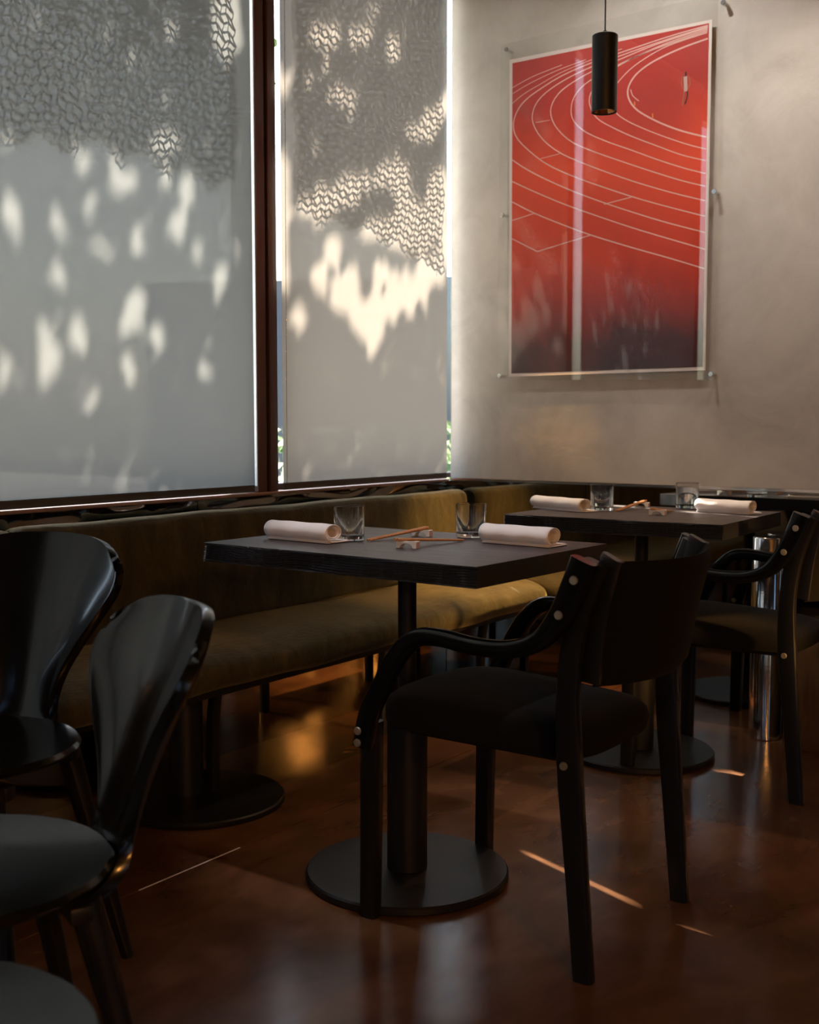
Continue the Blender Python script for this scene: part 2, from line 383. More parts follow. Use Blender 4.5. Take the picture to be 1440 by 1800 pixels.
# back and left walls with openings that let daylight in behind the camera
def wall_with_opening_x(name, y, ya, spans, zlo, zhi):
    o = struct(box(name, X0, XW, y - 0.12, y, 0, zlo, M['dark_wall'])); 
    box('lintel', X0, XW, y - 0.12, y, zhi, ZC, M['dark_wall'], o)
    prev = X0
    for a, b in spans:
        box('pier', prev, a, y - 0.12, y, zlo, zhi, M['dark_wall'], o); prev = b
        box('pane', a, b, y - 0.07, y - 0.064, zlo, zhi, M['tinted'], o)
    box('pier', prev, XW, y - 0.12, y, zlo, zhi, M['dark_wall'], o)
    return o
wall_with_opening_x('wall_back', Y0, 0, [(-1.2, -0.5), (1.6, 2.1)], 0.25, 2.5)
wl = struct(box('wall_left', X0 - 0.12, X0, Y0, YW, 0, 0.6, M['dark_wall']))
box('lintel', X0 - 0.12, X0, Y0, YW, 2.3, ZC, M['dark_wall'], wl)
for a, b in [(Y0, -2.4), (-1.2, -0.4), (0.9, YW)]: box('pier', X0 - 0.12, X0, a, b, 0.6, 2.3, M['dark_wall'], wl)
for a, b in [(-2.4, -1.2), (-0.4, 0.9)]: box('pane', X0 - 0.06, X0 - 0.055, a, b, 0.6, 2.3, M['tinted'], wl)

# ------------------------------------------------------------------ roller blinds
def chain(bm, x, y, z0, z1, r=0.0022, pitch=0.006, slant=0.0):
    n = int((z1 - z0) / pitch)
    for i in range(n):
        z = z0 + i * pitch; xx = x + slant * (z1 - z)
        t = [bm.verts.new((xx + a * r, y + b * r, z + c * r)) for a, b, c in ((1, 0, 0), (-1, 0, 0), (0, 1, 0), (0, -1, 0), (0, 0, 1), (0, 0, -1))]
        for q in ((0, 2, 4), (2, 1, 4), (1, 3, 4), (3, 0, 4), (2, 0, 5), (1, 2, 5), (3, 1, 5), (0, 3, 5)): bm.faces.new([t[j] for j in q])
    cyl(bm, (x + slant * (z1 - z0), y, z0), (x, y, z1), 0.0006, n=5)
YB = YW - 0.048
def blind(xa, xb, m, label, chx=None, slant=0.0, grp=None):
    t = thing('roller_blind', label, 'blind', ((xa + xb) / 2, YB, 0.825)); w = (xb - xa) / 2
    bm = bmesh.new()
    grid_surface(bm, lambda u, v: ((u - 0.5) * 2 * w, 0.0035 * math.sin(u * 5) * (1 - v), 0.0 + v * 2.0), 24, 24)
    link('blind_fabric', bm, m, t)
    bm = bmesh.new(); bx(bm, -w, w, -0.004, 0.004, -0.006, 0.016, 0.002); link('hem_bar', bm, m, t)
    bm = bmesh.new(); cyl(bm, (-w, 0, 2.02), (w, 0, 2.02), 0.03); link('roller_tube', bm, M['sill'], t)
    if chx is not None:
        bm = bmesh.new(); chain(bm, chx - (xa + xb) / 2, -0.03, 0.02, 1.98, slant=slant)
        c = link('bead_chain', bm, M['steel'], t, smooth=False); c['kind'] = 'stuff'
        c['label'] = 'fine metal bead chain'
    return t
blind(-3.1, -1.62, M['blind'], 'grey roller blind out of frame, furthest from the poster wall')
blind(-1.58, -0.12, M['blind'], 'grey roller blind out of frame to the left of the dark shell chairs')
blind(-0.04, 1.175, M['blind'], 'grey roller blind just left of the frame, beyond the hidden mullion')
blind(1.315, 2.678, M['blind'], 'wide cool grey roller blind with sun dapples left of the brown mullion')
blind(2.814, 3.757, M['blind_warm'], 'narrower warm beige roller blind between brown mullion and poster wall', 2.806, -0.004)
bm = bmesh.new(); chain(bm, 0, 0, 0, 1.75)
o = link('bead_chain', bm, M['steel'], None, smooth=False, loc=(3.772, YB - 0.012, 0.98)); tag(o, 'bead chain hanging in the bright slot at the room corner', 'chain')

# ------------------------------------------------------------------ outside: nets, ground, wall, trees
def net(name, xa, xb, zbot, ztop, y, label, cell=0.030, seed=3, leftragged=False):
    rnd = random.Random(seed); bm = bmesh.new()
    nx = int((xb - xa) / cell); nz = int((ztop - zbot(xa)) / cell) + 6
    def node(i, j):
        x = xa + i * cell + (0.30 * cell if j % 2 else -0.30 * cell) * (1 if (i // 1) % 2 == 0 else 0.7)
        z = ztop - j * cell + (0.26 * cell if i % 2 else -0.26 * cell)
        x += 0.35 * cell * math.sin(j * 0.55 + i * 0.13) + rnd.uniform(-.04, .04) * cell
        z += 0.45 * cell * math.sin(i * 0.7 + j * 0.21) + rnd.uniform(-.04, .04) * cell
        return Vector((x, y + 0.001 * math.sin(i * 1.1 + j), z))
    P = {(i, j): node(i, j) for i in range(nx + 1) for j in range(nz + 1)}
    def keep(p): return p.z > zbot(p.x) + 0.02 * math.sin(p.x * 37)
    def strip(a, b, w):
        d = (b - a); d.normalize(); nrm = Vector((0, 1, 0)); s = d.cross(nrm) * w / 2; e = nrm * 0.0024
        r = []
        for p in (a, b): r.append([bm.verts.new(p + s - e), bm.verts.new(p + s + e), bm.verts.new(p - s + e), bm.verts.new(p - s - e)])
        for q in range(4): bm.faces.new((r[0][q], r[0][(q + 1) % 4], r[1][(q + 1) % 4], r[1][q]))
    for (i, j), p in P.items():
        if not keep(p): continue
        for di, dj in ((1, 0), (0, 1)):
            q = P.get((i + di, j + dj))
            if q is None or not keep(q): continue
            mid = (p + q) / 2 + Vector((0, 0, (0.10 if (i + j) % 2 else -0.10) * cell)) if di else (p + q) / 2 + Vector(((0.10 if (i + j) % 2 else -0.10) * cell, 0, 0))
            strip(p, mid, 0.0025); strip(mid, q, 0.0025)
    o = link(name, bm, M['net'], None, smooth=False); tag(o, label, 'net'); return o
net('hanging_net', 1.34, 2.620, lambda x: 1.735 - 0.02 * math.sin(x * 5), 2.78, YB + 0.015, 'dark knotted net behind the wide grey blind, ending halfway down', 0.0235)
net('hanging_net', 2.900, 3.752, lambda x: 1.73 - 0.105 * (x - 2.900) / 0.83 - 0.015 * math.sin(x * 9), 2.78, YB + 0.015, 'knotted net glowing in the sun behind the narrow beige blind', 0.0225, 5)

struct(box('ground', -14, 16, YW + 0.12, 24, -0.25, -0.1, M['paving']))
gw = box('garden_wall', -8, 5.0, 9.0, 9.3, -0.1, 1.9, M['outwall']); tag(gw, 'pale rendered garden wall outside, faintly seen through the blinds', 'wall')
# sun gaps wanted on the blinds: pixel ellipses (x, y, rx, ry)
GAPS = [(25,378,20,34),(105,397,14,30),(313,392,16,26),(104,485,13,28),(387,485,9,32),(155,365,10,26),(240,535,14,30),(226,570,12,24),(137,585,19,36),
 (68,660,24,30),(92,625,18,30),(78,582,12,22),(222,645,12,26),(275,590,10,26),(10,640,12,30),(362,652,9,12),(300,55,13,22),(180,45,7,8),(290,250,28,26),
 (215,320,26,26),(150,290,12,16),(290,312,10,24),(330,332,12,32),(398,40,26,70),(15,245,12,20),(185,220,10,9),(240,425,10,24),(60,30,8,6),(232,110,8,16),
 (345,440,7,20),(180,430,7,20),
 (575,62,24,22),(600,170,26,16),(620,70,6,15),(690,85,9,24),(545,140,12,6),(640,322,42,16),(600,345,32,22),(735,235,22,14),(760,212,16,22),(782,185,10,22),
 (690,298,26,18),(560,365,36,24),(585,440,14,26),(705,335,16,24),(725,400,42,48),(668,405,30,20),(772,345,18,50),(782,430,12,30),(652,590,22,14),(632,560,11,34),(662,548,13,44),(690,520,12,46),(716,512,11,46),(668,480,10,24),
 (742,492,11,40),(600,520,16,36),(525,555,14,26),(495,305,9,34),(500,380,14,26),(560,490,10,26),(620,490,12,28),(768,474,12,30),(655,602,12,16),(640,65,8,18),(655,20,10,8)]
def in_gap(P, marg):
    x, y = pr(P)
    for gx, gy, rx, ry in GAPS:
        if ((x - gx) / (rx + marg * 0.75)) ** 2 + ((y - gy) / (ry + marg)) ** 2 < 1: return True
    if abs(P.x - 2.812) < 0.05 and (1.42 < P.z < 1.83 or 2.04 < P.z < 2.16): return True
    if P.x > 3.79 and P.z > 1.70: return True
    return False
def tree(name, label, xa, xb, n, trunkx, solid=True, seed=1):
    rnd = random.Random(seed); bm = bmesh.new(); k = 0
    while k < n:
        # a point on the blind plane, pushed back up along the sun rays
        px = rnd.uniform(xa, xb); pzv = rnd.uniform(0.55, 3.3); D = rnd.uniform(1.7, 2.9)
        t = D / -SUN_DIR.y
        P = Vector((px, YB, pzv)) - SUN_DIR * t
        k += 1
        ln = rnd.uniform(0.035, 0.07); wd = ln * 0.6
        if in_gap(Vector((px, YB, pzv)), ln * 0.5 * 500 * 0.55): continue
        if any(a < pr(P)[0] < b for a, b in ((776, 806), (438, 458), (483, 500))): continue
        v = P - Vector((2 * 3.775, 0, HC)); xi = 2 * 3.775 + v.x * (2.52 - 0) / v.y      # keep the sky clear that the acrylic mirrors through the slots
        if 2.64 < xi < 2.82 or 1.12 < xi < 1.32: continue
        if not solid and rnd.random() < 0.25: continue
        ax = Vector((rnd.gauss(0, 1), rnd.gauss(0, 1), rnd.gauss(0, 1))).normalized()
        nb = (SUN_DIR + Vector((rnd.gauss(0, .5), rnd.gauss(0, .5), rnd.gauss(0, .5)))).normalized()
        ax = (ax - nb * ax.dot(nb)).normalized(); sd = nb.cross(ax)
        vsx = [bm.verts.new(P + ax * a * ln / 2 + sd * b * wd / 2 + nb * c * 0.006) for a, b, c in ((-1, 0, 0), (-.3, 1, 1), (.5, .8, 1), (1, 0, 0), (.5, -.8, 1), (-.3, -1, 1))]
        bm.faces.new(vsx)
    t_ = thing(name, label, 'tree', (trunkx, YW + 1.9, -0.1))
    o = link('foliage', bm, M['leaf'], None, smooth=False); o.parent = t_; o.location = (-trunkx, -(YW + 1.9), 0.1); o['kind'] = 'stuff'
    bm = bmesh.new(); cyl(bm, (0, 0, 0), (0.1, 0.05, 3.2), 0.09, 0.05, 12)
    for a, b in ((-.9, 4.2), (.8, 4.4), (.1, 4.9), (-.5, 3.9)): cyl(bm, (0.08, 0.04, 2.7), (a, 0.1, b), 0.04, 0.012, 8)
    link('trunk', bm, M['bark'], t_)
tree('leafy_tree', 'leafy tree outside shading the wide grey blind', 0.9, 2.80, 19000, 1.3, True, 11)
tree('leafy_tree', 'leafy tree outside shading the narrow beige blind', 2.70, 4.10, 14000, 2.5, True, 12)
tree('leafy_tree', 'leafy tree outside, left of the frame', -3.2, 1.0, 9000, -3.0, False, 13)
fb = box('garden_fence', 0, 3.2, -0.03, 0.03, 0, 2.25, M['fence'], None); fb.location = (7.9, 4.4, -0.1); fb.rotation_euler = (0, 0, math.radians(115)); tag(fb, 'dusky blue painted fence outside, seen through the slot at the room corner', 'fence')
# hedge glimpsed at the foot of the corner slot
bm = bmesh.new(); rnd = random.Random(4)
for i in range(2200):
    P = Vector((rnd.uniform(4.2, 6.4), rnd.uniform(3.4, 4.2), rnd.uniform(-0.1, 1.02)))
    ax = Vector((rnd.gauss(0, 1), rnd.gauss(0, 1), rnd.gauss(0, 1))).normalized(); sd = ax.orthogonal().normalized()
    bm.faces.new([bm.verts.new(P + ax * a * 0.04 + sd * b * 0.025) for a, b in ((-1, 0), (0, 1), (1, 0), (0, -1))])
o = link('hedge', bm, M['leaf'], None, smooth=False); tag(o, 'low green hedge outside, seen in the slot at the room corner', 'hedge'); o['kind'] = 'stuff'

# ================================================================== BENCH
bench = thing('banquette_bench', 'long olive velvet banquette bench running below the blinds', 'bench', (2.2, 2.3, 0))
OB = Vector((2.2, 2.3, 0))
def cushion(name, xa, xb, prof, parent, nx=60, amp=0.003, seed=0):
    """profile (y,z) extruded along x with rounded ends and soft unevenness"""
    bm = bmesh.new(); pts = spline(prof + [prof[0]], 64)[:-1]; k = len(pts); rings = []
    cy = sum(p[0] for p in pts) / k; cz = sum(p[1] for p in pts) / k
    stations = [(0.0, 0.80), (0.006, 0.90), (0.018, 0.97), (0.04, 1.0)]
    xs_ = [(xa + a, s) for a, s in stations] + [(xa + 0.04 + (xb - xa - 0.08) * i / nx, 1.0) for i in range(1, nx)] + [(xb - a, s) for a, s in stations[::-1]]
    for x, s in xs_:
        r = []
        for q, (y, z) in enumerate(pts):
            w = amp * (math.sin(x * 9 + z * 20 + seed) + math.sin(x * 23 - y * 31 + seed * 2) * 0.5)
            r.append(bm.verts.new((x - OB.x, cy + (y - cy) * (1 - (1 - s) * .9) - OB.y, cz + (z - cz) * (1 - (1 - s) * 0.35) + w)))
        rings.append(r)
    for A, Bq in zip(rings, rings[1:]):
        for i in range(k): bm.faces.new((A[i], A[(i + 1) % k], Bq[(i + 1) % k], Bq[i]))
    bm.faces.new(rings[0][::-1]); bm.faces.new(rings[-1])
    return link(name, bm, M['velvet'], parent)
seat_prof = [(2.50, 0.37), (2.50, 0.44), (2.42, 0.452), (2.25, 0.450), (2.16, 0.444), (2.10, 0.425), (2.083, 0.395), (2.095, 0.360), (2.13, 0.352), (2.3, 0.352)]
cushion('seat_cushion', -1.4, XW - 0.012, seat_prof, bench, 120)
back_prof = [(2.47, 0.456), (2.44, 0.456), (2.432, 0.50), (2.428, 0.62), (2.432, 0.74), (2.445, 0.768), (2.475, 0.776), (2.510, 0.768), (2.520, 0.74), (2.520, 0.62), (2.515, 0.47)]
cushion('back_cushion', 1.76, XW - 0.035, back_prof, bench, 80, 0.0015, 2)
cushion('back_cushion', -1.4, 1.752, back_prof, bench, 60, 0.0015, 5)
box('seat_board', -1.38 - OB.x, XW - 0.03 - OB.x, 2.13 - OB.y, 2.50 - OB.y, 0.330, 0.351, M['black_wood'], bench)
for px in (-1.2, -0.2, 0.7, 1.45, 2.265, 3.045, 3.66):
    bm = bmesh.new(); sweep_yz(bm, [(2.29 - OB.y, 0.0), (2.288 - OB.y, 0.2), (2.27 - OB.y, 0.33)], px - OB.x, 0.030, 0.030, 8)
    link('leg', bm, M['black_metal'], bench)
bm = bmesh.new(); lathe(bm, [(0, 0), (0.232, 0), (0.235, 0.004), (0.235, 0.014), (0.231, 0.018), (0, 0.018)], 64, (2.0 - OB.x + 0.21, 2.29 - OB.y, 0))
pd = link('base_disc', bm, M['black_metal'], bench); pd['label'] = 'black round steel foot plate'
bm = bmesh.new(); cyl(bm, (2.0 - OB.x + 0.21, 2.34 - OB.y, 0.018), (2.21 - OB.x, 2.34 - OB.y, 0.33), 0.048, n=32); link('pedestal', bm, M['black_metal'], bench)

# ================================================================== TABLES
def tabletop(w, d, z, th, seed, parent, ridges=8):
    """w along x, d along y; the -x edge is a deeply wire-brushed wavy edge"""
    bm = bmesh.new(); rnd = random.Random(seed); ny, nz = 130, 64
    ph = [rnd.uniform(0, 6) for _ in range(4)]
    def disp(y, t):
        wz = t + 0.10 * math.sin(y * 9 + ph[0]) + 0.03 * math.sin(y * 23 + ph[1]) + 0.22 * math.exp(-((y - d * 0.23) / 0.05) ** 2)
        s = 1 - 2 * abs(math.sin(wz * ridges * math.pi)) ** 0.7 * -1 - 2; s = -1 + 2 * (1 - abs(math.sin(wz * ridges * math.pi)) ** 0.8)
        ed = min(1, t * 8, (1 - t) * 8)
        return (0.0042 * (s - 1) + 0.003 * math.sin(y * 17 + t * 3 + ph[2])) * (0.25 + 0.75 * ed)
    Gd = grid_surface(bm, lambda u, v: (-w / 2 - disp((u - .5) * d, v) * 1.0, (u - 0.5) * d, z - th + v * th), ny, nz)
    tl, tr = bm.verts.new((w / 2, -d / 2, z)), bm.verts.new((w / 2, d / 2, z))
    bl, br = bm.verts.new((w / 2, -d / 2, z - th)), bm.verts.new((w / 2, d / 2, z - th))
    top = Gd[-1]; bot = Gd[0]
    for i in range(ny): 
        pass
    bm.faces.new(top + [tr, tl]); bm.faces.new(bot[::-1] + [bl, br]); bm.faces.new([tl, tr, br, bl])
    L0 = [Gd[j][0] for j in range(nz + 1)]; L1 = [Gd[j][-1] for j in range(nz + 1)]
    f0 = bm.faces.new(L0 + [tl, bl]); f1 = bm.faces.new(L1[::-1] + [br, tr])
    bm.faces.ensure_lookup_table()
    bm.normal_update()
    for f in bm.faces: f.material_index = 0 if abs(f.normal.z) > 0.95 and len(f.verts) > 10 else 1
    return link('tabletop', bm, [M['top_wood'], M['edge_wood']], parent)
def table(label, cx, cy, w, d, rz, bcx, bcy, seed, grp):
    t = thing('dining_table', label, 'table', (cx, cy, 0), rz)
    tabletop(w, d, 0.765, 0.042, seed, t)
    ox, oy = bcx - cx, bcy - cy
    bm = bmesh.new(); lathe(bm, [(0, 0), (0.228, 0), (0.232, 0.004), (0.232, 0.016), (0.228, 0.020), (0, 0.020)], 72, (ox, oy, 0)); link('base_plate', bm, M['black_metal'], t)
    bm = bmesh.new(); cyl(bm, (ox, oy, 0.020), (ox, oy, 0.395), 0.046, n=40, bev=0.002); link('column_sleeve', bm, M['black_metal'], t)
    bm = bmesh.new(); cyl(bm, (ox, oy, 0.395), (ox, oy, 0.712), 0.021, n=28); link('pole', bm, M['black_metal'], t)
    bm = bmesh.new(); bx(bm, ox - 0.10, ox + 0.10, oy - 0.10, oy + 0.10, 0.712, 0.7230, 0.002); link('mounting_plate', bm, M['black_metal'], t)
    return t
T1 = table('black wood table in front, nearer to the camera, set between bench and armchair', 2.125, 1.535, 0.53, 0.745, math.radians(-1.5), 2.118, 1.52, 3, 1)
T2 = table('black wood table under the pendant lamp, close to the poster wall', 3.245, 1.455, 0.54, 0.66, math.radians(2.0), 3.34, 1.50, 8, 1)

# ------------------------------------------------------------------ tableware
TZ = 0.766
def napkin(x0, y0, x1, y1, label, r=0.023, seed=0, flat=1.0):
    a = Vector((x0, y0, 0)); b = Vector((x1, y1, 0)); ln = (b - a).length; ang = math.atan2(b.y - a.y, b.x - a.x)
    bm = bmesh.new(); rnd = random.Random(seed); path = []
    # flat folded tail underneath, then a flattened roll
    for i in range(6): path.append((-0.030 + i * 0.010, 0.0016))
    path = path[:-1]
    turns = 2.3; n = 60
    for i in range(n + 1):
        t = i / n; th = -math.pi / 2 + t * turns * 2 * math.pi; rr = r * (1 - 0.42 * t)
        path.append((rr * 1.22 * math.cos(th) + 0.022, 0.0042 + r * 0.86 + rr * 0.86 * math.sin(th) - (0.0022 if t < .02 else 0)))
    m_ = 14; V = []
    for j in range(m_ + 1):
        y = ln * (j / m_); row = []
        for q, (px, pzv) in enumerate(path):
            inset = (q / len(path)) * 0.003 * (1 if j in (0, m_) else 0)
            yy = y + (inset if j == 0 else -inset if j == m_ else 0)
            wob = 0.0010 * math.sin(j * 1.3 + q * 0.4 + seed); pinch = 1 + (0.04 if j in (0, m_) else 0)
            row.append(bm.verts.new((yy, px + wob, max(0.0014, pzv * (0.97 + 0.03 * pinch) + 0.0006 * math.sin(j + q * .2 + seed)))))
        V.append(row)
    for j in range(m_):
        for q in range(len(path) - 1): bm.faces.new((V[j][q], V[j][q + 1], V[j + 1][q + 1], V[j + 1][q]))
    o = link('rolled_napkin', bm, M['linen'], None, loc=(x0, y0, TZ)); o.rotation_euler = (0, 0, ang)
    s = o.modifiers.new('cloth', 'SOLIDIFY'); s.thickness = 0.0018; s.offset = 0
    bm = bmesh.new()          # folded layers under the roll
    for k in range(3): bx(bm, 0.002 + k * .0015, ln - 0.002 - k * 0.002, -0.034 + k * 0.002, 0.040, 0.0004 + k * 0.0017, 0.0016 + k * 0.0017, 0.0004, 1)
    f = link('folded_layers', bm, M['linen'], o)
    return tag(o, label, 'napkin')
def dn(p, z=TZ): return p
def nap_px(q0, q1, label, seed, r=0.023):
    a = pz(q0[0], q0[1], TZ); b = pz(q1[0], q1[1], TZ); d = (b - a).normalized(); s = Vector((d.y, -d.x, 0))
    # axis from a to b runs towards -Y; the roll lies on its +X side
    off = 0.032
    e = Vector((0, 0, 0))
    o = napkin(b.x + off, b.y, a.x + off, a.y, label, r, seed)
    return o
nap_px((474, 946), (583, 956), 'white rolled napkin beside the left tumbler on the front table', 1)
nap_px((850, 953), (972, 963), 'white rolled napkin right of the right tumbler on the front table', 2)
nap_px((943, 893), (1030, 901), 'white rolled napkin beside the left tumbler on the table under the pendant', 3, 0.021)
nap_px((1228, 899), (1324, 905), 'white rolled napkin at the right end of the table under the pendant', 4, 0.021)

def tumbler(px, py, label, grp='clear tumblers on the two tables', liquid=False):
    p = pz(px, py, TZ); bm = bmesh.new()
    R_, H_ = 0.0352, 0.080
    lathe(bm, [(0, 0), (R_ - 0.003, 0), (R_ - 0.0008, 0.001), (R_, 0.004), (R_ + 0.0005, H_ - 0.001), (R_ - 0.0003, H_), (R_ - 0.0013, H_ - 0.001),
               (R_ - 0.0022, 0.014), (R_ - 0.006, 0.0095), (0, 0.0085)], 56)
    o = link('water_tumbler', bm, M['glass'], None, loc=(p.x, p.y, TZ)); tag(o, label, 'glass', grp)
    return o
tumbler(614, 949, 'clear straight tumbler touching the left napkin on the front table')
tumbler(828, 944, 'clear straight tumbler between chopsticks and right napkin on the front table')
tumbler(1058, 897, 'clear straight tumbler left of the chopsticks on the table under the pendant')
tumbler(1208, 893, 'clear tumbler beside the right napkin on the table under the pendant')

def rest(px, py, label, rz=0.0, sc=1.0):
    p = pz(px, py, TZ); bm = bmesh.new(); n = 14; Lh, Hh, Dh = 0.024, 0.0155, 0.0085
    prof = []                     # arch profile in (y, z)
    for i in range(n + 1):
        t = -1 + 2 * i / n; prof.append((t * Lh * 0.66, 0.0105 * math.sqrt(max(0, 1 - t * t))))
    out = [(-Lh, 0), ] + prof + [(Lh, 0), (Lh, Hh - 0.001), (Lh * 0.96, Hh), (0, Hh - 0.0022), (-Lh * 0.96, Hh), (-Lh, Hh - 0.001)]
    A = [bm.verts.new((-Dh, y, z)) for y, z in out]; Bq = [bm.verts.new((Dh, y, z)) for y, z in out]; k = len(out)
    for i in range(k): bm.faces.new((A[i], A[(i + 1) % k], Bq[(i + 1) % k], Bq[i]))
    bm.faces.new(A[::-1]); bm.faces.new(Bq)
    bm.normal_update(); bmesh.ops.triangulate(bm, faces=[f for f in bm.faces if len(f.verts) > 4])
    o = link('chopstick_rest', bm, M['ceramic'], None, smooth=False, loc=(p.x, p.y, TZ)); o.rotation_euler = (0, 0, rz)
    bm = bmesh.new(); bx(bm, -Dh + 0.0003, Dh - 0.0003, -Lh - 0.0010, -Lh + 0.0004, 0.0006, Hh - 0.001, 0.0003, 1)
    e = link('unglazed_end', bm, M['ceramic_end'], o); e['label'] = 'pinkish unglazed end'
    return tag(o, label, 'chopstick rest')
r1 = rest(717, 963, 'white arched chopstick rest at the near side of the front table', 0.15)
r2 = rest(742, 942, 'white arched chopstick rest further back on the front table', 0.1)
r3 = rest(1156, 905, 'white arched chopstick rest at the near side of the table under the pendant', 0.15)
r4 = rest(1128, 891, 'white arched chopstick rest further back on the table under the pendant', 0.1)
def sticks(head, foot, label, sp=0.0078):
    """head rests on the chopstick rest, foot touches the table; two sticks side by side"""
    a = Vector(head); b = Vector(foot); d = (b - a).normalized(); s = Vector((-d.y, d.x, 0)).normalized()
    for k in (-1, 1):
        bm = bmesh.new(); off = s * sp * k / 2
        L_ = (b - a).length; 
        o_ = a + off
        cyl(bm, (0, 0, 0), (b - a) + off * (0.2), 0.0036, 0.0024, 10, 0.0004)
        o = link('chopstick', bm, M['bamboo'], None, loc=o_); tag(o, label.replace('bamboo chopstick', 'bamboo chopstick, %s one' % ('bench-side' if k > 0 else 'chair-side')), 'chopstick')
SZ = TZ + 0.0170
def rp(r, dx, dy): return (r.location.x + dx, r.location.y + dy, SZ)
sticks((r1.location.x - 0.018, r1.location.y + 0.018, SZ + 0.0015), (*pz(812, 951, TZ)[:2], TZ + 0.0024), 'bamboo chopstick of the pair on the near rest, front table')
q = pz(648, 951, TZ)
sticks((r2.location.x + 0.018, r2.location.y - 0.002, SZ + 0.0018), (q.x, q.y, TZ + 0.0024), 'bamboo chopstick of the pair on the far rest, front table')
q = pz(1190, 899, TZ)
sticks((r3.location.x + 0.0 - 0.016, r3.location.y + 0.010, SZ + 0.0015), (q.x - 0.02, q.y + .01, TZ + 0.0024), 'bamboo chopstick of the pair on the near rest, table under the pendant')
q = pz(1084, 899, TZ)
sticks((r4.location.x + 0.02, r4.location.y - 0.003, SZ + 0.0018), (q.x, q.y, TZ + 0.0024), 'bamboo chopstick of the pair on the far rest, table under the pendant')

